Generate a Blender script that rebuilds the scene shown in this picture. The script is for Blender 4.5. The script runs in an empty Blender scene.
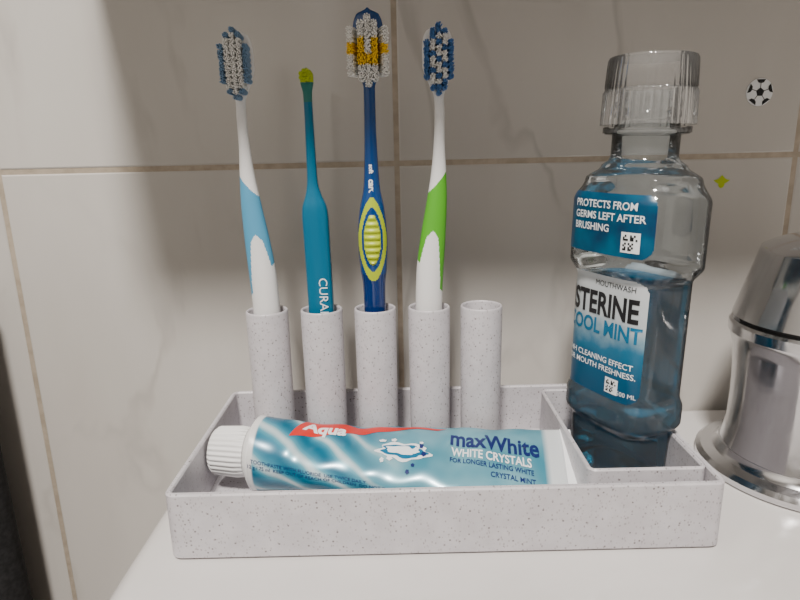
import bpy, bmesh, math, random
from math import sin, cos, pi, radians, sqrt
from mathutils import Vector, Matrix
random.seed(4)
S=0.0082   # one modelling unit = 8.2 mm
scene=bpy.context.scene
COL=scene.collection

# ------------------------------------------------------------ materials
def nm(name):
    m=bpy.data.materials.new(name); m.use_nodes=True
    return m, m.node_tree, m.node_tree.nodes, m.node_tree.links, m.node_tree.nodes['Principled BSDF']
def mat(name,col,rough=.4,metal=0,trans=0,ior=1.45,coat=0,sss=0,spec=.5):
    m,t,n,l,p=nm(name)
    p.inputs['Base Color'].default_value=(*col,1); p.inputs['Roughness'].default_value=rough
    p.inputs['Metallic'].default_value=metal; p.inputs['Transmission Weight'].default_value=trans
    p.inputs['IOR'].default_value=ior; p.inputs['Coat Weight'].default_value=coat
    p.inputs['Specular IOR Level'].default_value=spec
    return m
def ramp(n,pts,interp='LINEAR'):
    r=n.new('ShaderNodeValToRGB'); cr=r.color_ramp; cr.interpolation=interp
    while len(cr.elements)>1: cr.elements.remove(cr.elements[-1])
    cr.elements[0].position=pts[0][0]; cr.elements[0].color=(*pts[0][1],1)
    for p,c in pts[1:]:
        e=cr.elements.new(p); e.color=(*c,1)
    return r
def mixc(n,l,fac,a,b):
    m=n.new('ShaderNodeMix'); m.data_type='RGBA'
    for sock,v in ((m.inputs[0],fac),(m.inputs[6],a),(m.inputs[7],b)):
        if isinstance(v,(int,float)): sock.default_value=v
        elif isinstance(v,tuple): sock.default_value=(*v,1)
        else: l.new(v,sock)
    return m.outputs[2]

def speckle():
    m,t,n,l,p=nm('wheat_straw_plastic')
    tc=n.new('ShaderNodeTexCoord')
    v1=n.new('ShaderNodeTexVoronoi'); v1.inputs['Scale'].default_value=4.6
    v2=n.new('ShaderNodeTexVoronoi'); v2.inputs['Scale'].default_value=8.5
    mp=n.new('ShaderNodeMapping'); mp.inputs['Scale'].default_value=(1,1,.6); mp.inputs['Rotation'].default_value=(.3,.5,.2)
    l.new(tc.outputs['Object'],v1.inputs['Vector']); l.new(tc.outputs['Object'],mp.inputs[0]); l.new(mp.outputs[0],v2.inputs['Vector'])
    r1=ramp(n,[(0,(1,1,1)),(.16,(.85,.85,.85)),(.27,(0,0,0))]); l.new(v1.outputs['Distance'],r1.inputs[0])
    r2=ramp(n,[(0,(.9,.9,.9)),(.24,(.75,.75,.75)),(.37,(0,0,0))]); l.new(v2.outputs['Distance'],r2.inputs[0])
    sep=n.new('ShaderNodeSeparateColor'); l.new(v1.outputs['Color'],sep.inputs[0])
    k1=ramp(n,[(.5,(0,0,0)),(.53,(.3,.3,.3)),(.85,(.95,.95,.95))]); l.new(sep.outputs[0],k1.inputs[0])
    sep2=n.new('ShaderNodeSeparateColor'); l.new(v2.outputs['Color'],sep2.inputs[0])
    k2=ramp(n,[(.5,(0,0,0)),(.55,(.25,.25,.25)),(1,(.75,.75,.75))]); l.new(sep2.outputs[0],k2.inputs[0])
    def mul(a,b):
        x=n.new('ShaderNodeMath'); x.operation='MULTIPLY'; l.new(a,x.inputs[0]); l.new(b,x.inputs[1]); return x.outputs[0]
    ns=n.new('ShaderNodeTexNoise'); ns.inputs['Scale'].default_value=1.1; ns.inputs['Detail'].default_value=4
    l.new(tc.outputs['Object'],ns.inputs['Vector'])
    rb=ramp(n,[(.35,(.50,.48,.51)),(.65,(.56,.54,.57))]); l.new(ns.outputs['Fac'],rb.inputs[0])
    c=mixc(n,l,mul(r1.outputs[0],k1.outputs[0]),rb.outputs[0],(.12,.10,.10))
    c=mixc(n,l,mul(r2.outputs[0],k2.outputs[0]),c,(.18,.15,.155))
    l.new(c,p.inputs['Base Color']); p.inputs['Roughness'].default_value=.4
    b=n.new('ShaderNodeBump'); b.inputs['Strength'].default_value=.12; b.inputs['Distance'].default_value=.0004
    n2=n.new('ShaderNodeTexNoise'); n2.inputs['Scale'].default_value=14; l.new(tc.outputs['Object'],n2.inputs['Vector'])
    l.new(n2.outputs['Fac'],b.inputs['Height']); l.new(b.outputs[0],p.inputs['Normal'])
    return m
M_SPK=speckle()

def tilemat():
    m,t,n,l,p=nm('marble_tile')
    tc=n.new('ShaderNodeTexCoord')
    mp=n.new('ShaderNodeMapping'); mp.inputs['Rotation'].default_value=(0,.75,0); mp.inputs['Scale'].default_value=(1.2,1,.4)
    l.new(tc.outputs['Object'],mp.inputs[0])
    ns=n.new('ShaderNodeTexNoise'); ns.inputs['Scale'].default_value=.07; ns.inputs['Detail'].default_value=5; ns.inputs['Distortion'].default_value=.6
    ns.inputs['Roughness'].default_value=.48
    l.new(mp.outputs[0],ns.inputs['Vector'])
    r=ramp(n,[(.484,(0,0,0)),(.498,(1,1,1)),(.502,(.8,.8,.8)),(.52,(0,0,0))]); l.new(ns.outputs['Fac'],r.inputs[0])
    n2=n.new('ShaderNodeTexNoise'); n2.inputs['Scale'].default_value=.09; n2.inputs['Detail'].default_value=5; l.new(mp.outputs[0],n2.inputs['Vector'])
    rb=ramp(n,[(.3,(.51,.485,.455)),(.7,(.60,.58,.55))]); l.new(n2.outputs['Fac'],rb.inputs[0])
    n3=n.new('ShaderNodeTexNoise'); n3.inputs['Scale'].default_value=.12; l.new(tc.outputs['Object'],n3.inputs['Vector'])
    k3=ramp(n,[(.40,(.05,.05,.05)),(.60,(.45,.45,.45))]); l.new(n3.outputs['Fac'],k3.inputs[0])
    mu=n.new('ShaderNodeMath'); mu.operation='MULTIPLY'; l.new(r.outputs[0],mu.inputs[0]); l.new(k3.outputs[0],mu.inputs[1])
    c=mixc(n,l,mu.outputs[0],rb.outputs[0],(.30,.28,.26))
    l.new(c,p.inputs['Base Color']); p.inputs['Roughness'].default_value=.12
    return m
M_TILE=tilemat()
def noisy(name,a,b,scale,rough):
    m,t,n,l,p=nm(name); tc=n.new('ShaderNodeTexCoord'); ns=n.new('ShaderNodeTexNoise'); ns.inputs['Scale'].default_value=scale
    ns.inputs['Detail'].default_value=5; l.new(tc.outputs['Object'],ns.inputs['Vector'])
    r=ramp(n,[(.35,a),(.65,b)]); l.new(ns.outputs['Fac'],r.inputs[0]); l.new(r.outputs[0],p.inputs['Base Color']); p.inputs['Roughness'].default_value=rough
    return m
M_GROUT=noisy('grout',(.38,.32,.25),(.47,.40,.32),1.5,.9)
M_PLASTER=noisy('plaster',(.34,.33,.31),(.40,.385,.36),.2,.8)
M_FLOOR=noisy('floor_tile',(.10,.09,.08),(.15,.13,.12),.1,.4)
M_DOOR=noisy('door_wood',(.04,.025,.018),(.07,.045,.03),.3,.4)
M_CERAMIC=noisy('ceramic',(.60,.58,.57),(.64,.62,.61),.15,.07)
def chrome():
    m,t,n,l,p=nm('chrome'); p.inputs['Base Color'].default_value=(.66,.66,.68,1); p.inputs['Metallic'].default_value=1
    tc=n.new('ShaderNodeTexCoord'); ns=n.new('ShaderNodeTexNoise'); ns.inputs['Scale'].default_value=1.2; ns.inputs['Detail'].default_value=6; l.new(tc.outputs['Object'],ns.inputs['Vector'])
    r=ramp(n,[(.4,(.10,.10,.10)),(.7,(.22,.22,.22))]); l.new(ns.outputs['Fac'],r.inputs[0]); l.new(r.outputs[0],p.inputs['Roughness'])
    return m
M_CHROME=chrome()
M_WHITE=mat('white_plastic',(.78,.78,.78),.28)
M_LBLUE=mat('light_blue_rubber',(.08,.32,.52),.45)
M_GREEN=mat('green_rubber',(.09,.40,.02),.4)
M_TEAL=mat('teal_plastic',(.0,.13,.24),.28)
M_DTEAL=mat('dark_green_plastic',(.02,.16,.14),.3)
M_LIME=mat('lime_rubber',(.42,.52,.01),.4)
M_NAVY=mat('blue_plastic',(.0,.045,.19),.2,coat=.4)
M_NAVYT=mat('clear_blue_plastic',(.0,.03,.18),.12,trans=.3,coat=.5)
M_BW=mat('bristle_white',(.92,.92,.90),.5)
M_BB=mat('bristle_blue',(.07,.20,.48),.5)
M_BLB=mat('bristle_light_blue',(.20,.33,.50),.5)
M_BY=mat('bristle_yellow',(.98,.66,.01),.5)
M_RED=mat('print_red',(.60,.02,.015),.35)
M_PNAVY=mat('print_navy',(.01,.02,.12),.35)
M_PWHITE=mat('print_white',(.82,.84,.86),.35)
M_PBLACK=mat('print_black',(.01,.01,.012),.35)
M_PTEAL=mat('print_teal',(.0,.13,.26),.35)
M_DARK=noisy('dark_cloth',(.008,.008,.009),(.02,.02,.022),3,.95)
M_MIRROR=mat('mirror',(.85,.87,.87),.02,1)
M_WOOD=mat('cabinet_lacquer',(.6,.58,.55),.35)

def shellmat(name,tint,white,gloss=.06,wc=(.8,.82,.83)):
    m,t,n,l,p=nm(name); n.remove(p); out=n['Material Output']
    tr=n.new('ShaderNodeBsdfTransparent'); tr.inputs[0].default_value=(*tint,1)
    gl=n.new('ShaderNodeBsdfGlossy'); gl.inputs['Roughness'].default_value=gloss
    df=n.new('ShaderNodeBsdfDiffuse'); df.inputs[0].default_value=(*wc,1)
    fr=n.new('ShaderNodeFresnel'); fr.inputs[0].default_value=1.45
    m1=n.new('ShaderNodeMixShader'); m1.inputs[0].default_value=white; l.new(tr.outputs[0],m1.inputs[1]); l.new(df.outputs[0],m1.inputs[2])
    m2=n.new('ShaderNodeMixShader'); l.new(fr.outputs[0],m2.inputs[0]); l.new(m1.outputs[0],m2.inputs[1]); l.new(gl.outputs[0],m2.inputs[2])
    l.new(m2.outputs[0],out.inputs[0]); return m
M_SHELL=shellmat('clear_bottle_plastic',(.90,.94,.96),.04)
M_CAPC=shellmat('clear_cap_plastic',(.99,.99,.99),.07,.06,(.95,.95,.95))
M_LIQ=shellmat('mouthwash_liquid',(.18,.60,.78),.36,.05,(.0,.22,.39))

def labelmat():
    m,t,n,l,p=nm('bottle_label_print'); tc=n.new('ShaderNodeTexCoord'); sx=n.new('ShaderNodeSeparateXYZ'); l.new(tc.outputs['Object'],sx.inputs[0])
    ns=n.new('ShaderNodeTexNoise'); ns.inputs['Scale'].default_value=1.0; ns.inputs['Detail'].default_value=5; l.new(tc.outputs['Object'],ns.inputs['Vector'])
    ad=n.new('ShaderNodeMath'); ad.operation='MULTIPLY_ADD'; l.new(ns.outputs['Fac'],ad.inputs[0]); ad.inputs[1].default_value=1.6; l.new(sx.outputs['Z'],ad.inputs[2])
    mr=n.new('ShaderNodeMapRange'); mr.inputs[1].default_value=4.5; mr.inputs[2].default_value=12.5; l.new(ad.outputs[0],mr.inputs[0])
    r=ramp(n,[(0,(.0,.04,.10)),(.3,(.0,.07,.15)),(.45,(.01,.13,.24)),(.56,(.20,.33,.41)),(.66,(.48,.53,.56)),(1,(.58,.60,.62))]); l.new(mr.outputs[0],r.inputs[0])
    l.new(r.outputs[0],p.inputs['Base Color']); p.inputs['Roughness'].default_value=.3; return m
M_LABEL=labelmat()
def toplabel():
    m,t,n,l,p=nm('bottle_top_label_print'); tc=n.new('ShaderNodeTexCoord'); ns=n.new('ShaderNodeTexNoise'); ns.inputs['Scale'].default_value=.8
    l.new(tc.outputs['Object'],ns.inputs['Vector']); r=ramp(n,[(.3,(.0,.03,.09)),(.7,(.0,.10,.19))]); l.new(ns.outputs['Fac'],r.inputs[0])
    l.new(r.outputs[0],p.inputs['Base Color']); p.inputs['Roughness'].default_value=.3; return m
M_TLABEL=toplabel()
def pastemat():
    m,t,n,l,p=nm('toothpaste_print'); uv=n.new('ShaderNodeUVMap'); sx=n.new('ShaderNodeSeparateXYZ'); l.new(uv.outputs[0],sx.inputs[0])
    mp=n.new('ShaderNodeMapping'); mp.inputs['Scale'].default_value=(4.0,2.6,1); mp.inputs['Rotation'].default_value=(0,0,1.05); l.new(uv.outputs[0],mp.inputs[0])
    w=n.new('ShaderNodeTexWave'); w.inputs['Scale'].default_value=.9; w.inputs['Distortion'].default_value=4; w.inputs['Detail'].default_value=2; l.new(mp.outputs[0],w.inputs['Vector'])
    rw=ramp(n,[(.0,(.0,.12,.21)),(.45,(.03,.21,.32)),(.76,(.09,.32,.42)),(.90,(.28,.47,.54)),(1,(.50,.62,.66))]); l.new(w.outputs['Fac'],rw.inputs[0])
    ns=n.new('ShaderNodeTexNoise'); ns.inputs['Scale'].default_value=5; l.new(uv.outputs[0],ns.inputs['Vector'])
    rb=ramp(n,[(.35,(.05,.23,.32)),(.65,(.18,.40,.48))]); l.new(ns.outputs['Fac'],rb.inputs[0])
    rs=ramp(n,[(.30,(0,0,0)),(.50,(1,1,1))]); l.new(sx.outputs['X'],rs.inputs[0])
    c=mixc(n,l,rs.outputs[0],rw.outputs[0],rb.outputs[0])
    re=ramp(n,[(.93,(0,0,0)),(.95,(1,1,1))]); l.new(sx.outputs['X'],re.inputs[0])
    c=mixc(n,l,re.outputs[0],c,(.66,.70,.72))
    r0=ramp(n,[(.015,(1,1,1)),(.02,(0,0,0))]); l.new(sx.outputs['X'],r0.inputs[0])
    c=mixc(n,l,r0.outputs[0],c,(.75,.75,.75))
    l.new(c,p.inputs['Base Color']); p.inputs['Roughness'].default_value=.27; p.inputs['Coat Weight'].default_value=.25; p.inputs['Coat Roughness'].default_value=.12; p.inputs['Metallic'].default_value=.1
    return m
M_PASTE=pastemat()

# ------------------------------------------------------------ mesh helpers
def add(name,verts,faces,mats,parent=None,loc=(0,0,0),rot=None,smooth=True,angle=35,fm=None,uvs=None):
    me=bpy.data.meshes.new(name); me.from_pydata([tuple(v) for v in verts],[],faces); me.update()
    if not isinstance(mats,(list,tuple)): mats=[mats]
    for m in mats: me.materials.append(m)
    if fm:
        for p,i in zip(me.polygons,fm): p.material_index=i
    if uvs:
        ul=me.uv_layers.new(name='UVMap')
        for lp in me.loops: ul.data[lp.index].uv=uvs[lp.vertex_index]
    if not fm and not uvs:
        bm=bmesh.new(); bm.from_mesh(me); bmesh.ops.recalc_face_normals(bm,faces=bm.faces); bm.to_mesh(me); bm.free()
    if smooth:
        for p in me.polygons: p.use_smooth=True
        me.set_sharp_from_angle(angle=radians(angle))
    o=bpy.data.objects.new(name,me); COL.objects.link(o); o.location=loc
    if rot: o.rotation_euler=rot
    if parent: o.parent=parent
    return o
def empty(name,loc,rot=(0,0,0)):
    o=bpy.data.objects.new(name,None); COL.objects.link(o); o.location=loc; o.rotation_euler=rot; o.empty_display_size=.5; return o
def loft(rings,c0=True,c1=True):
    v=[];f=[];n=len(rings[0])
    for r in rings: v+=r
    for i in range(len(rings)-1):
        for j in range(n):
            k=(j+1)%n; f.append((i*n+j,i*n+k,(i+1)*n+k,(i+1)*n+j))
    if c0: f.append(tuple(range(n))[::-1])
    if c1: f.append(tuple((len(rings)-1)*n+j for j in range(n)))
    return v,f
def rrect(hx,hy,r,z,cx=0,cy=0,n=8):
    r=max(r,.01); out=[]
    for (sx,sy,a0) in ((1,1,0),(-1,1,90),(-1,-1,180),(1,-1,270)):
        for i in range(n+1):
            a=radians(a0+90*i/n); out.append((cx+sx*(hx-r)+r*cos(a),cy+sy*(hy-r)+r*sin(a),z))
    return out
def revolve(name,prof,m,parent=None,loc=(0,0,0),n=72,c0=True,c1=True,angle=35,mod=None,rot=None):
    rings=[]
    for r,z in prof:
        rings.append([((r+(mod(2*pi*i/n,z) if mod else 0))*cos(2*pi*i/n),(r+(mod(2*pi*i/n,z) if mod else 0))*sin(2*pi*i/n),z) for i in range(n)])
    v,f=loft(rings,c0,c1); return add(name,v,f,m,parent,loc,rot,angle=angle)
def box(name,x0,x1,y0,y1,z0,z1,m,parent=None,bev=.1,loc=(0,0,0)):
    hx,hy=(x1-x0)/2,(y1-y0)/2; cx,cy=(x0+x1)/2,(y0+y1)/2
    rings=[rrect(hx-bev,hy-bev,bev*.5,z0,cx,cy,3),rrect(hx,hy,bev,z0+bev,cx,cy,3),rrect(hx,hy,bev,z1-bev,cx,cy,3),rrect(hx-bev,hy-bev,bev*.5,z1,cx,cy,3)]
    v,f=loft(rings); return add(name,v,f,m,parent,loc,angle=50)
def interp(tab,z):
    if z<=tab[0][0]: return tab[0][1:]
    for i in range(len(tab)-1):
        a,b=tab[i],tab[i+1]
        if z<=b[0]:
            t=(z-a[0])/(b[0]-a[0]); t=t*t*(3-2*t)
            return tuple(p+(q-p)*t for p,q in zip(a[1:],b[1:]))
    return tab[-1][1:]
def catmull(tab,z):
    n=len(tab)
    z=min(max(z,tab[0][0]),tab[-1][0])
    for i in range(n-1):
        if z<=tab[i+1][0]: break
    p0=tab[max(i-1,0)];p1=tab[i];p2=tab[i+1];p3=tab[min(i+2,n-1)]
    h=p2[0]-p1[0]; t=(z-p1[0])/h; out=[]
    for k in range(1,len(p1)):
        m1=(p2[k]-p0[k])/max(p2[0]-p0[0],1e-6)*h; m2=(p3[k]-p1[k])/max(p3[0]-p1[0],1e-6)*h
        if (p2[k]-p1[k])*(p1[k]-p0[k])<=0: m1=0
        if (p3[k]-p2[k])*(p2[k]-p1[k])<=0: m2=0
        t2,t3=t*t,t**3
        out.append((2*t3-3*t2+1)*p1[k]+(t3-2*t2+t)*m1+(-2*t3+3*t2)*p2[k]+(t3-t2)*m2)
    return out
def textdecal(name,body,size,mp,m,parent,bold=.0,align='CENTER',step=.15,sx=1.0,loc=(0,0,0)):
    cu=bpy.data.curves.new('txt','FONT'); cu.body=body; cu.size=size; cu.align_x=align; cu.align_y='CENTER'; cu.offset=bold; cu.resolution_u=3
    o=bpy.data.objects.new('txt',cu); COL.objects.link(o)
    dg=bpy.context.evaluated_depsgraph_get(); me=bpy.data.meshes.new_from_object(o.evaluated_get(dg))
    bpy.data.objects.remove(o); bm=bmesh.new(); bm.from_mesh(me)
    if bm.verts:
        xs=[v.co.x for v in bm.verts]; x=min(xs)+step
        while x<max(xs):
            bmesh.ops.bisect_plane(bm,geom=bm.verts[:]+bm.edges[:]+bm.faces[:],plane_co=(x,0,0),plane_no=(1,0,0)); x+=step
        ys=[v.co.y for v in bm.verts]; y=min(ys)+step
        while y<max(ys):
            bmesh.ops.bisect_plane(bm,geom=bm.verts[:]+bm.edges[:]+bm.faces[:],plane_co=(0,y,0),plane_no=(0,1,0)); y+=step
    for v in bm.verts: v.co=Vector(mp(v.co.x*sx,v.co.y))
    bm.to_mesh(me); bm.free(); me.materials.clear(); me.materials.append(m); me.name=name
    ob=bpy.data.objects.new(name,me); COL.objects.link(ob); ob.parent=parent; ob.location=loc
    return ob
def patch(name,fn,nu,nv,m,parent,mask=None):
    v=[];f=[]
    for i in range(nu+1):
        for j in range(nv+1): v.append(fn(i/nu,j/nv))
    for i in range(nu):
        for j in range(nv):
            if mask and not mask((i+.5)/nu,(j+.5)/nv): continue
            a=i*(nv+1)+j; f.append((a,a+nv+1,a+nv+2,a+1))
    return add(name,v,f,m,parent)

# ------------------------------------------------------------ room
YW=39.0
wb=box('wall_back',-130,170,YW+.05,YW+6,-104,202,M_GROUT,bev=.02)
tv=[];tf=[]
def tilebox(x0,x1,z0,z1):
    g=.17;b=.09; x0+=g;x1-=g;z0+=g;z1-=g
    i=len(tv)
    for (xx0,xx1,zz0,zz1,y) in ((x0,x1,z0,z1,YW+.2),(x0,x1,z0,z1,YW+b*.4),(x0+b,x1-b,z0+b,z1-b,YW)):
        tv.extend([(xx0,y,zz0),(xx1,y,zz0),(xx1,y,zz1),(xx0,y,zz1)])
    for r in range(2):
        for k in range(4):
            a=i+r*4+k;bb=i+r*4+(k+1)%4; tf.append((a,bb,bb+4,a+4))
    tf.append((i+8,i+9,i+10,i+11))
for cx in range(-5,7):
    for rz in range(-4,6):
        x0=25.3*cx; z0=16.9+36.6*rz
        if z0+36.6<-104 or z0>200: continue
        tilebox(x0,x0+25.3,max(z0,-103.9),min(z0+36.6,201.9))
add('wall_tiles',tv,tf,M_TILE,wb,smooth=False)
box('wall_left',-136,-130,-200,YW+6,-104,202,M_PLASTER,bev=.02)
box('wall_right',170,176,-200,YW+6,-104,202,M_PLASTER,bev=.02)
box('wall_front',-136,176,-206,-200,-104,202,M_PLASTER,bev=.02)
dr=empty('door_1',(30,-199.9,-104))
box('leaf',-55,55,0,1.5,0,250,M_DOOR,dr,.2); box('jamb_left',-62,-55,0,3,0,257,M_WHITE,dr,.2); box('jamb_right',55,62,0,3,0,257,M_WHITE,dr,.2); box('head',-62,62,0,3,250,257,M_WHITE,dr,.2)
box('floor',-136,176,-206,YW+6,-108,-104,M_FLOOR,bev=.02)
box('ceiling',-136,176,-206,YW+6,202,206,M_PLASTER,bev=.02)

cab=empty('unseen_shade_cabinet',(12.5,21,33.2))  # unseen cabinet added above the view, sized to shade the upper tiles
box('body',-30.4,30.4,1,17.9,0,62,M_WOOD,cab,.3)
box('mirror_door_left',-30.2,-.1,0,1,.2,61.8,M_MIRROR,cab,.1)
box('mirror_door_right',.1,30.2,0,1,.2,61.8,M_MIRROR,cab,.1)

# ------------------------------------------------------------ washbasin
def sink():
    N=256; rings=[]
    bc=(26,2);br=(31,15.5); oc=(24,12.9);oh=(36.9,26.0)
    def ell(s,z): return [(bc[0]+br[0]*s*cos(2*pi*i/N),bc[1]+br[1]*s*sin(2*pi*i/N),z) for i in range(N)]
    def outer(d,z,nn=14):
        r=[]
        for i in range(N):
            a=2*pi*i/N; c,s=cos(a),sin(a)
            k=(abs(c)**nn+abs(s)**nn)**(-1/nn)
            r.append((oc[0]+(oh[0]-d)*k*c,oc[1]+(oh[1]-d)*k*s,z))
        return r
    for s,z in ((.08,-13),(.3,-12.8),(.55,-11.8),(.75,-9),(.88,-5.5),(.95,-2.6),(.985,-.9),(1.01,-.2),(1.04,0)): rings.append(ell(s,z))
    rings.append(outer(3,0)); 
    for k in range(7):
        a=pi/2*k/6; rings.append(outer(1.3-1.3*sin(a),-1.3+1.3*cos(a)))
    rings+= [outer(0,-7),outer(.6,-9),outer(5,-14),outer(12,-20),outer(22,-24)]
    v,f=loft(rings); return add('washbasin',v,f,M_CERAMIC,angle=60)
sink()

# ------------------------------------------------------------ tray & box
def traymesh(name,hx,hy,h,w,r,loc):
    rings=[rrect(hx-.15,hy-.15,r,0),rrect(hx,hy,r,.15),rrect(hx,hy,r,h-.08),rrect(hx-.06,hy-.06,r,h),
           rrect(hx-w+.06,hy-w+.06,max(r-w,.1),h),rrect(hx-w,hy-w,max(r-w,.1),h-.08),rrect(hx-w-.04,hy-w-.04,max(r-w,.1),.4),rrect(hx-w-.2,hy-w-.2,max(r-w,.1),.25)]
    v,f=loft(rings); return add(name,v,f,M_SPK,None,loc,angle=28)
traymesh('bathroom_tray',12.4,5.9,3.3,.28,.5,(1.8,29.3,0))
traymesh('storage_box',2.72,4.8,3.12,.2,.4,(11.16,29.4,.26))
TX=[-7.42,-4.38,-1.4,1.6,4.52]; TY=32.3
for i,x in enumerate(TX):
    revolve('toothbrush_tube' if i==0 else 'toothbrush_tube.%03d'%i,
      [(1.05,0),(1.13,.06),(1.16,8.9),(1.14,8.97),(1.11,9.0),(1.06,9.0),(1.02,8.96),(1.0,8.9),(.97,.25),(.3,.2)],M_SPK,None,(x,TY,.26),n=64)

# ------------------------------------------------------------ toothbrushes
def brushbody(name,tab,mats,fn,parent,nz=360,na=96,pw=2.0,disp=None):
    z0,z1=tab[0][0],tab[-1][0]; rings=[]
    for i in range(nz+1):
        t=i/nz; z=z0+(z1-z0)*t
        x,y,rx,ry=catmull(tab,z)
        rg=[]
        for j in range(na):
            a=2*pi*j/na; c,s=cos(a),sin(a)
            px=x+rx*math.copysign(abs(c)**(2/pw),c); py=y+ry*math.copysign(abs(s)**(2/pw),s)
            if disp and s<-.2: py-=disp(z,c*1.0)
            rg.append((px,py,z))
        rings.append(rg)
    v,f=loft(rings); fm=[]
    for i in range(nz):
        z=z0+(z1-z0)*(i+.5)/nz
        for j in range(na):
            a=2*pi*(j+.5)/na; fm.append(fn(z,cos(a),sin(a)))
    fm+=[fn(z0,0,1),fn(z1,0,1)]
    return add(name,v,f,mats,parent,fm=fm,angle=60)
def bristles(name,tufts,mats,parent,r=.036,spread=.098):
    v=[];f=[];fm=[]
    for (x,y,z,dx,dz,L,mi) in tufts:
        L*=random.uniform(.96,1.04)
        pts=[(0,0)]+[(.5*cos(a),.5*sin(a)) for a in [2*pi*i/6 for i in range(6)]]+[(cos(a+.2),sin(a+.2)) for a in [2*pi*i/10 for i in range(10)]]
        for (px,pz) in pts:
            ox,oz=px*spread,pz*spread
            d=Vector((dx+random.gauss(0,.018)+ox*.2,-1,dz+random.gauss(0,.018)+oz*.2)).normalized()*L*random.uniform(.96,1.01)
            b=Vector((x+ox,y,z+oz)); e=b+d; i=len(v)
            for P,rr in ((b,r),(e-d*.06,r),(e,r*.6)):
                for kk in range(5):
                    aa=2*pi/5*kk; v.append((P.x+rr*cos(aa),P.y,P.z+rr*sin(aa)))
            for q_ in range(2):
                for kk in range(5):
                    f.append((i+q_*5+kk,i+q_*5+(kk+1)%5,i+q_*5+5+(kk+1)%5,i+q_*5+5+kk))
            f.append(tuple(i+10+kk for kk in range(5))); fm+=[mi]*11
    return add(name,v,f,mats,parent,fm=fm,smooth=False)

def classic(name,tx,grip,sgn,colf):
    e=empty(name,(tx,TY,.56)); q=.56
    k=sgn; D=.30
    tab=[(0.02,0,0,.30,.25),(.3,0,0,.5,.4),(3,0,0,.6,.5),(7,0,0,.68,.55),(9-q,k*.0,0,.74,.6),(11.2-q,k*.06,0,.74,.58),(13.0-q,k*.2,0,.68,.5),(15-q,k*.38,0,.54,.42),
         (16.5-q,k*.47,0,.40,.34),(18-q,k*.5,0,.29,.26),(19.5-q,k*.52,0,.26,.23),(20.7-D-q,k*.5,.02,.27,.2),(21.2-D-q,k*.48,.05,.47,.17),(22.2-D-q,k*.46,.05,.78,.17),(23.2-D-q,k*.46,.05,.76,.17),(23.8-D-q,k*.46,.05,.54,.15),(24.05-D-q,k*.46,.05,.05,.03)]
    kk=1 if k>0 else -1
    def fn(z,c,s):
        z+=q
        top=16.6-.55*(1-c*kk)
        if z>top or z<11.0-.9*(c*kk): return 0
        zc=13.5
        if z<zc:
            w=.22+.62*sqrt(min(1,(zc-z)/2.6))-.22*(1-min(1,(zc-z)/.35))
            if s<.1 and abs(c+.10*kk)<w: return 0
        return 1
    brushbody('handle',tab,[M_WHITE,grip],fn,e)
    tf=[]
    hx=k*.46; hz=22.3-D-q
    for iz in range(-6,7):
        for ix in range(-2,3):
            X=ix*.275; Z=iz*.258
            rr=(X/.70)**2+(Z/1.64)**2
            if rr>1: continue
            tf.append((hx+X,-.1,hz+Z,X*.10,Z*.01,1.0,colf(rr,ix,iz)))
    bristles('bristles',tf,[M_BB,M_BW,M_BLB],e)
    return e
classic('toothbrush',TX[0],M_LBLUE,-1,lambda r,ix,iz:(2 if (abs(ix)==2 or r>.7) else 1))
classic('toothbrush.001',TX[3],M_GREEN,1.25,lambda r,ix,iz:(0 if (abs(ix)==2 or r>.6) else (1 if (ix+iz)%3 else 0)))

e=empty('toothbrush.002',(TX[2],TY,.56)); q=.56
tab=[(.02,0,0,.3,.3),(.3,0,0,.5,.45),(5,0,0,.58,.5),(9-q,0,0,.6,.5),(10.6-q,0,0,.62,.52),(11.4-q,.0,0,.72,.58),(13.1-q,.0,0,.80,.64),(14.7-q,.02,0,.66,.55),(15.7-q,.04,0,.46,.42),
     (17-q,.05,0,.37,.34),(19-q,.06,0,.31,.28),(20.8-q,.08,0,.30,.24),(21.5-q,.09,.05,.50,.18),(22.6-q,.1,.05,.72,.18),(23.5-q,.1,.05,.76,.18),(24.3-q,.1,.05,.56,.16),(24.6-q,.1,.05,.05,.03)]
def ed(z,c): return sqrt(((z+q-13.1)/2.25)**2+(c/.95)**2)
def fn3(z,c,s):
    d=ed(z,c)
    if s<0 and d<1: 
        if d<.60: return 1
        if d<.76: return 0
        return 1
    if z+q<11.2: return 2
    return 0
def disp3(z,c):
    d=ed(z,c)
    if d<.58: return .05+.045*sin(z*18)
    return 0
brushbody('handle',tab,[M_NAVY,M_LIME,M_NAVYT],fn3,e,nz=420,na=96,disp=disp3)
tf=[]
hz=22.45-q
for iz in range(-6,7):
    for ix in range(-2,3):
        X=ix*.29; Z=iz*.245
        rr=(X/.84)**2+(Z/1.5)**2
        if rr>1: continue
        side=abs(ix)==2
        mi=0 
        if (iz in(0,1,2) and abs(ix)==1) or (iz in(0,1) and side) or (iz in (-1,-2) and abs(ix)<=1 ): mi=1
        tf.append((.1+X,-.1,hz+Z,X*(.55 if side else .15),Z*.02-.02,1.0 if side else 1.08,mi))
bristles('bristles',tf,[M_BW,M_BY],e,spread=.12,r=.04)
textdecal('print','care',.42,lambda x,y:(.04+y,-.42,15.9-q-x),M_PWHITE,e,bold=.02)
textdecal('print_2','soft',.30,lambda x,y:(.04+y,-.40,16.8-q-x),M_PWHITE,e,bold=.014)

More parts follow.
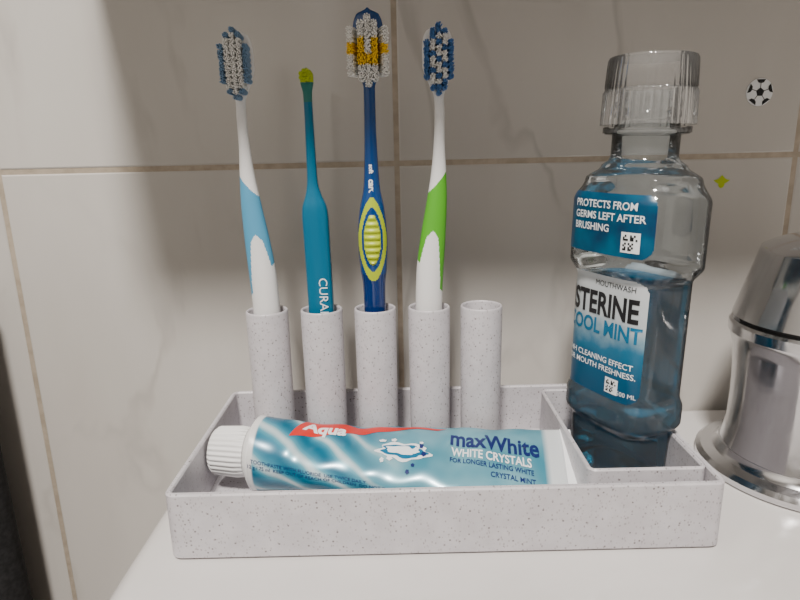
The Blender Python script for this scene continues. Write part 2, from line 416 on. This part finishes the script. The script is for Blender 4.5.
e=empty('single_tuft_toothbrush',(TX[1],TY,.56))
tab=[(.02,0,0,.4,.3),(.3,0,0,.62,.42),(9-q,0,0,.70,.46),(13.5-q,-.04,0,.70,.46),(14.8-q,-.06,0,.66,.44),(15.5-q,-.08,0,.42,.34),(16.1-q,-.1,0,.29,.27),(17.5-q,-.1,0,.25,.24),(20-q,-.1,0,.22,.21),(20.7-q,-.1,0,.24,.22),(21.1-q,-.1,-.03,.33,.26),(21.5-q,-.1,-.05,.34,.26),(21.75-q,-.1,-.05,.2,.2),(21.85-q,-.1,-.05,.03,.03)]
brushbody('handle',tab,[M_TEAL,M_DTEAL,M_LIME],lambda z,c,s:2 if z+q>21.15 else (1 if z+q>20.2 else 0),e,pw=2.8)
tf=[(-.1+.17*cos(a)*r,-.22,21.42-q+.17*sin(a)*r,.12*cos(a)*r,.12*sin(a)*r,.5,0) for r,k in((0,1),(1,7)) for a in [2*pi*i/k for i in range(k)]]
bristles('bristles',tf,[M_LIME],e,spread=.08)
textdecal('print','CURAPROX',.66,lambda x,y:(.2+y,-.475+.06*abs(y),10.4-q-x-1.15),M_PWHITE,e,align='CENTER',sx=1.05)

# ------------------------------------------------------------ mouthwash bottle
bt=empty('mouthwash_bottle',(11.65,29.8,.52))
bt.rotation_euler=(Matrix.Rotation(radians(1.1),3,'Y')@Matrix.Rotation(radians(-64),3,'Z')).to_euler('XYZ')
BQ=.52
BT=[(.52,2.2,1.45,3.2),(.8,2.42,1.68,3.5),(3.3,2.48,1.76,3.6),(4.0,2.85,2.08,3.6),(4.8,2.85,2.08,3.6),(5.4,2.62,1.92,4),(11.2,2.62,1.92,4),(12.0,3.08,2.36,3.4),(15.0,3.1,2.4,3.2),(16.1,2.7,2.15,2.7),(16.7,2.0,1.8,2.2),(17.05,1.6,1.6,2.0),(17.2,1.55,1.55,2)]
def sec(z): return interp(BT,z)
def bring(z,off=0,N=112):
    a,b,n=sec(z); a-=off;b-=off; r=[]
    for i in range(N):
        t=2*pi*i/N; c,s=cos(t),sin(t)
        r.append((a*math.copysign(abs(c)**(2/n),c),b*math.copysign(abs(s)**(2/n),s),z-BQ))
    return r
rings=[bring(.52,.3)]+[bring(.52+(17.2-.52)*i/150) for i in range(151)]
N=112
for r,z in ((1.55,18.15),(1.9,18.2),(1.95,18.3),(1.9,18.45),(1.5,18.5),(1.42,18.9),(1.52,19.0),(1.52,19.15),(1.42,19.3),(1.52,19.5),(1.52,19.65),(1.42,19.8),(1.42,20.3),(1.2,20.3)):
    rings.append([(r*cos(2*pi*i/N),r*sin(2*pi*i/N),z-BQ) for i in range(N)])
v,f=loft(rings,True,False); add('bottle_shell',v,f,M_SHELL,bt,angle=50)
zl=11.15
rings=[bring(.62,.35)]+[bring(.62+(zl-.62)*i/60,.07) for i in range(61)]
v,f=loft(rings); add('liquid',v,f,M_LIQ,bt,angle=50)
revolve('cap',[(1.98,18.6),(2.12,18.62),(2.09,20.1),(2.02,20.25),(2.06,20.32),(2.0,21.5),(1.93,21.65),(1.8,21.7),(1.75,21.6),(1.86,20.2),(1.94,18.6)],M_CAPC,bt,(0,0,-BQ),n=240,c0=False,c1=False,mod=lambda a,z:.04*cos(40*a) if z<20.15 else .006*cos(40*a))
revolve('cap_top',[(1.82,21.6),(1.0,21.57),(.1,21.57)],M_CAPC,bt,(0,0,-BQ),c0=False)
revolve('tamper_ring',[(1.75,18.25),(2.0,18.25),(2.0,18.52),(1.75,18.52)],M_CAPC,bt,(0,0,-BQ),c0=False,c1=False)
_cache={}
def arc(z):
    k=round(z,2)
    if k not in _cache:
        a,b,n=sec(k); pts=[];s=0;M=160
        for i in range(M+1):
            t=-pi/2+pi*i/M; c,sn=cos(t),sin(t)
            p=(a*max(c,0)**(2/n),b*math.copysign(abs(sn)**(2/n),sn))
            if pts: s+=math.hypot(p[0]-pts[-1][1],p[1]-pts[-1][2])
            pts.append((s,p[0],p[1]))
        _cache[k]=pts
    return _cache[k]
def bsurf(x,z,eps=.02,side=-1):
    pts=arc(z); s=min(abs(x),pts[-1][0]-1e-4)
    lo,hi=0,len(pts)-1
    while hi-lo>1:
        m=(lo+hi)//2
        if pts[m][0]<=s: lo=m
        else: hi=m
    A,B=pts[lo],pts[hi]; t=(s-A[0])/max(B[0]-A[0],1e-9)
    px=A[1]+(B[1]-A[1])*t; py=A[2]+(B[2]-A[2])*t
    dx,dy=B[1]-A[1],B[2]-A[2]; L_=max(math.hypot(dx,dy),1e-9); nx,ny=dy/L_,-dx/L_
    px+=nx*eps; py+=ny*eps
    if x<0: px=-px
    if side>0: px,py=-px,-py
    return (px,py,z-BQ)
def lmask(w,h,r):
    def f(u,v):
        X=abs(u-.5)*w;Y=abs(v-.5)*h; dx=X-(w/2-r);dy=Y-(h/2-r)
        return not(dx>0 and dy>0 and dx*dx+dy*dy>r*r)
    return f
patch('label_front',lambda u,v:bsurf(-3.6+6.1*u,5.3+6.2*v,.02),120,90,M_LABEL,bt,lmask(6.1,6.2,.7))
patch('label_back',lambda u,v:bsurf(-2.3+4.6*u,5.3+6.2*v,.02,1),60,50,M_LABEL,bt,lmask(4.6,6.2,.7))
patch('label_top',lambda u,v:bsurf(-3.4+6.2*u,12.6+2.9*v,.02),120,60,M_TLABEL,bt,lmask(6.2,2.9,.6))
def bt_text(nm_,s,size,x,z,m,bold=0,sx=1,align='CENTER',eps=.045):
    textdecal(nm_,s,size,lambda X,Y:bsurf(x+X,z+Y,eps),m,bt,bold,align,sx=sx)
bt_text('print_small','MOUTHWASH',.38,.7,11.05,M_PBLACK)
bt_text('print_brand','LISTERINE',1.6,-.42,9.95,M_PBLACK,bold=.05,sx=.72)
bt_text('print_flavour','COOL MINT',1.08,-.1,8.8,M_PTEAL,bold=.03,sx=.82)
bt_text('print_a','24H CLEANING EFFECT',.42,-.1,7.2,M_PWHITE,bold=.004); bt_text('print_b','FOR MOUTH FRESHNESS.',.42,-.1,6.75,M_PWHITE,bold=.004)
bt_text('print_d','500 ML',.33,1.85,5.75,M_PWHITE)
bt_text('print_e','PROTECTS FROM',.5,-1.9,14.95,M_PWHITE,bold=.008,align='LEFT'); bt_text('print_f','GERMS LEFT AFTER',.5,-1.9,14.4,M_PWHITE,bold=.008,align='LEFT'); bt_text('print_g','BRUSHING',.5,-1.9,13.85,M_PWHITE,bold=.008,align='LEFT')
def qr(nm_,x0,z0,s):
    patch(nm_,lambda u,v:bsurf(x0+s*u,z0+s*v,.04),8,8,M_PWHITE,bt)
    rnd=random.Random(3); cells={(i,j) for i in range(8) for j in range(8) if rnd.random()<.5}
    patch(nm_+'_code',lambda u,v:bsurf(x0+s*.12+s*.76*u,z0+s*.12+s*.76*v,.06),8,8,M_PBLACK,bt,lambda u,v:(int(u*8),int(v*8)) in cells)
qr('qr_top',1.25,12.85,.95); qr('qr_low',.6,5.6,.8)

# ------------------------------------------------------------ toothpaste
tp=empty('toothpaste_tube',(-7.65,29.0,2.3))
L=15.9; yaw=math.atan2(-2.0,15.7)
tp.rotation_euler=(0,radians(1.2),yaw)
def psec(s):
    w=1.9+.9*s**.8; h=1.92*(1-s)**.62*(1-.22*sin(pi*min(1,s*1.6)))+.05
    tilt=radians(4+16*s); return w,h,tilt
def psurf(s,phi,eps=0):
    s=min(max(s,0),1)
    w,h,t=psec(s)
    c,sn=cos(phi),sin(phi)
    k=min(1,s*8)*min(1,(1-s)*6)
    dent=-.20*math.exp(-((s-.2+.05*(phi-1.6))/.03)**2)*math.exp(-((phi-1.9)/.6)**2)-.18*math.exp(-((s-.36-.04*(phi-1.6))/.035)**2)*math.exp(-((phi-1.3)/.6)**2)-.10*math.exp(-((s-.66+.03*(phi-1.6))/.03)**2)*math.exp(-((phi-1.9)/.5)**2)
    dent=dent*k+.055*sin(s*38+phi)*sin(phi*3+s*9)*k
    a=(w+dent+eps)*c; b=(h+dent+eps)*sn
    return (s*L, a*cos(t)-b*sin(t), a*sin(t)+b*cos(t))
NP=96;NS=200
rings=[];uvs=[]
for i in range(NS+1):
    rings.append([psurf(i/NS,2*pi*j/NP) for j in range(NP)]); uvs+=[(i/NS,j/NP) for j in range(NP)]
v,f=loft(rings,True,True); 
add('tube_body',v,f,M_PASTE,tp,uvs=uvs,angle=60)
cr=[]
for i in range(5):
    w,h,t=psec(1); x=L-.05+.55*i/4
    cr.append([(x,(w*cx_)*cos(t)-hh*sin(t),(w*cx_)*sin(t)+hh*cos(t)) for cx_,hh in ((-1,-.05),(1,-.05),(1,.05),(-1,.05))])
v,f=loft(cr); add('crimp',v,f,M_PWHITE,tp,smooth=False)
RY=(0,radians(-90),0)
revolve('shoulder',[(1.93,-.02),(1.9,.08),(1.35,.45),(.9,.55),(.85,.9)],M_WHITE,tp,rot=RY,angle=50)
revolve('cap',[(1.05,.5),(1.28,.52),(1.30,1.0),(1.22,2.25),(1.12,2.42),(.9,2.46),(.2,2.46)],M_WHITE,tp,rot=RY,n=216,mod=lambda a,z:.05*cos(30*a) if .6<z<2.3 else 0)
def pmap(s0,phi0,k=31):
    return lambda x,y:psurf(s0+x/L,radians(phi0)-radians(k)*y,.03)
textdecal('print_name','maxWhite',1.18,pmap(.775,72),M_PNAVY,tp,bold=.03,sx=.9)
textdecal('print_sub','WHITE CRYSTALS',.54,pmap(.765,94),M_PWHITE,tp,bold=.012,sx=.92)
textdecal('print_sub2','FOR LONGER LASTING WHITE',.30,pmap(.765,106),M_PNAVY,tp,bold=.006)
textdecal('print_sub3','CRYSTAL MINT',.32,pmap(.83,118),M_PNAVY,tp,bold=.006)
textdecal('print_fine','12 g / 75 ml  KEEP OUT OF REACH OF CHILDREN  DO NOT SWALLOW',.26,pmap(.26,168),M_PNAVY,tp)
textdecal('print_fine2','TOOTHPASTE WITH FLUORIDE  USE TWICE DAILY',.26,pmap(.2,160),M_PNAVY,tp)
patch('print_red_band',lambda u,v:psurf(.15+.47*u-.03*v,radians(44+ (50*(1-u)**1.5+7)*v + 6*(1-u)),.02),60,14,M_RED,tp)
textdecal('print_red_text','Aqua',1.05,pmap(.225,76),M_PWHITE,tp,bold=.04)
def blob(nm_,s0,p0,rs,rp,m,eps,ang=0,amp=.12):
    def fn(u,v):
        a=2*pi*u; r=v*(1+amp*sin(5*a+ang)+amp*.6*sin(9*a))
        return psurf(s0+rs*r*cos(a)/L,radians(p0)+radians(31)*rp*r*sin(a),eps)
    patch(nm_,fn,48,4,m,tp)
blob('splash',.49,103,1.3,.45,M_PWHITE,.02); blob('splash_in',.49,103,1.12,.32,M_PTEAL,.03,1); blob('splash_core',.485,102,.8,.2,M_PWHITE,.04,2)
rnd=random.Random(8)
for i in range(12):
    blob('drop_%d'%i,.49+rnd.gauss(0,.05),98+rnd.gauss(0,14),rnd.uniform(.08,.2),rnd.uniform(.06,.14),M_PWHITE if i%3 else M_PNAVY,.05,i)

# ------------------------------------------------------------ faucet
fa=empty('basin_faucet',(22.4,30.4,0))
revolve('base_flange',[(5.3,.0),(5.45,.1),(5.45,.4),(5.2,.62),(4.6,.75),(4.4,.95),(4.3,1.2)],M_CHROME,fa,n=96,angle=25)
revolve('body',[(4.3,1.0),(4.15,1.5),(4.0,2.4),(3.95,4),(4.0,5.6),(4.12,6.8),(4.3,7.5),(4.42,7.7),(4.42,8.2),(4.3,8.35),(3.9,8.4)],M_CHROME,fa,n=96,angle=25)
revolve('seam',[(3.95,8.2),(3.95,8.7)],mat('dark_seam',(.03,.03,.03),.5),fa)
def lever():
    rings=[]
    for i in range(41):
        t=i/40; 
        z=8.6+4.6*(t/.7*.86 if t<.7 else .86+.14*sin((t-.7)/.3*pi/2))
        r=4.3*(1-.16*min(t,.7)/.7) if t<.7 else 4.3*.84*(.55*sqrt(max(0,1-((t-.7)/.3)**2*.98))+.45*(1-((t-.7)/.3))+.0)
        r=max(r,.05)
        rings.append([(r*cos(2*pi*j/72)+.35*t, r*sin(2*pi*j/72)-.3*t, z+.12*t*r*cos(2*pi*j/72)) for j in range(72)])
    v,f=loft(rings); add('lever_cap',v,f,M_CHROME,fa,angle=50)
    rg=[]
    for i in range(17):
        t=i/16; y=-2.0-7*t; z=11.4+.9*t; hw=2.0-.9*t; hh=.8-.35*t
        if i==16: hw*=.8;hh*=.5
        rg.append([(hw*cos(2*pi*j/32)+4.0*t+.6,y,z+hh*sin(2*pi*j/32)) for j in range(32)])
    v,f=loft(rg); add('lever_handle',v,f,M_CHROME,fa)
    rg=[]
    for i in range(25):
        t=i/24; y=-2-14*t; z=5.0+1.8*sin(t*pi*.8)-1.2*t; r=2.0-.6*t
        rg.append([(r*1.15*cos(2*pi*j/40)+4*t+.6,y,z+r*.8*sin(2*pi*j/40)) for j in range(40)])
    v,f=loft(rg); add('spout',v,f,M_CHROME,fa)
    revolve('aerator',[(1.1,0),(1.15,.1),(1.15,1.2),(.9,1.3)],M_CHROME,fa,(4.3,-14.8,2.8))
lever()

# ------------------------------------------------------------ wall stickers
st=empty('soccer_ball_sticker',(22.5,YW-.02,20.7))
def disc(name,R,y,m,parent,n=64): 
    rings=[[(r*cos(2*pi*i/n),yy,r*sin(2*pi*i/n)) for i in range(n)] for r,yy in ((R,0.0),(R,y*.7),(R*.93,y),(R*.5,y*1.15))]
    v,f=loft(rings); return add(name,v,f,m,parent)
disc('ball',.82,-.06,M_PWHITE,st)
def poly(name,pts,y,m,parent): return add(name,[(x,y,z) for x,z in pts],[tuple(range(len(pts)))],m,parent,smooth=False)
poly('patch_c',[(.27*cos(pi/2+2*pi*i/5),.27*sin(pi/2+2*pi*i/5)) for i in range(5)],-.085,M_PBLACK,st)
for k in range(5):
    a=pi/2+2*pi*k/5
    pts=[(.8*cos(a-.36),.8*sin(a-.36)),(.8*cos(a+.36),.8*sin(a+.36)),(.60*cos(a+.30),.60*sin(a+.30)),(.52*cos(a),.52*sin(a)),(.60*cos(a-.30),.60*sin(a-.30))]
    poly('patch_%d'%k,pts,-.084,M_PBLACK,st)
    d=(cos(a),sin(a));p=(-d[1]*.02,d[0]*.02)
    poly('seam_%d'%k,[(d[0]*.25+p[0],d[1]*.25+p[1]),(d[0]*.25-p[0],d[1]*.25-p[1]),(d[0]*.54-p[0],d[1]*.54-p[1]),(d[0]*.54+p[0],d[1]*.54+p[1])],-.083,M_PBLACK,st)
poly('leaf_sticker',[(20.75+(.35+.15*sin(3*a))*cos(a)*1.2,15.3+(.3+.12*cos(4*a))*sin(a)) for a in [2*pi*i/24 for i in range(24)]],YW-.02,M_LIME,None)

# ------------------------------------------------------------ dark towel at the left
def towel():
    rings=[]
    for i in range(21):
        z=10-58*i/20; rg=[]
        n=80
        for j in range(n):
            a=2*pi*j/n; c,s=cos(a),sin(a)
            x=5.5*math.copysign(abs(c)**.6,c); y=1.6*math.copysign(abs(s)**.8,s)+.35*sin(x*2.2+.1*i)
            rg.append((x,y,z))
        rings.append(rg)
    v,f=loft(rings); return add('hanging_towel',v,f,M_DARK,None,(-32.4,36.4,0))
to=towel()
hk=revolve('hook_rail',[(.35,0),(.35,11.5)],M_CHROME,to,(-7,0,10.2),rot=(0,radians(90),0),n=24)

# ------------------------------------------------------------ lights
lampe=empty('ceiling_lamp',(-25,-95,201.9))
revolve('housing',[(24,0),(24,-1.5),(22.5,-2.5),(22,-2.5),(22,-1),(1,-1)],M_WHITE,lampe)
ld=bpy.data.lights.new('lamp_light','AREA'); ld.shape='DISK'; ld.size=.24; ld.energy=72; ld.color=(1,.94,.87)
lo=bpy.data.objects.new('lamp_light',ld); COL.objects.link(lo); lo.parent=lampe; lo.location=(0,0,-3.2)
lo.scale=(1/S,)*3
w=bpy.data.worlds.new('World'); scene.world=w; w.use_nodes=True
w.node_tree.nodes['Background'].inputs[0].default_value=(1,.96,.92,1); w.node_tree.nodes['Background'].inputs[1].default_value=.3

# ------------------------------------------------------------ scale & camera
for o in list(COL.objects):
    if o.parent is None:
        o.location=o.location*S; o.scale=(S,S,S)
cd=bpy.data.cameras.new('camera'); cam=bpy.data.objects.new('camera',cd); COL.objects.link(cam)
cd.sensor_width=36; cd.lens=27; cd.clip_start=.01; cd.clip_end=50
R=Matrix.Rotation(radians(76),4,'X')@Matrix.Rotation(radians(-1.3),4,'Z')
cam.matrix_world=Matrix.Translation((0,0,17.7*S))@R
scene.camera=cam
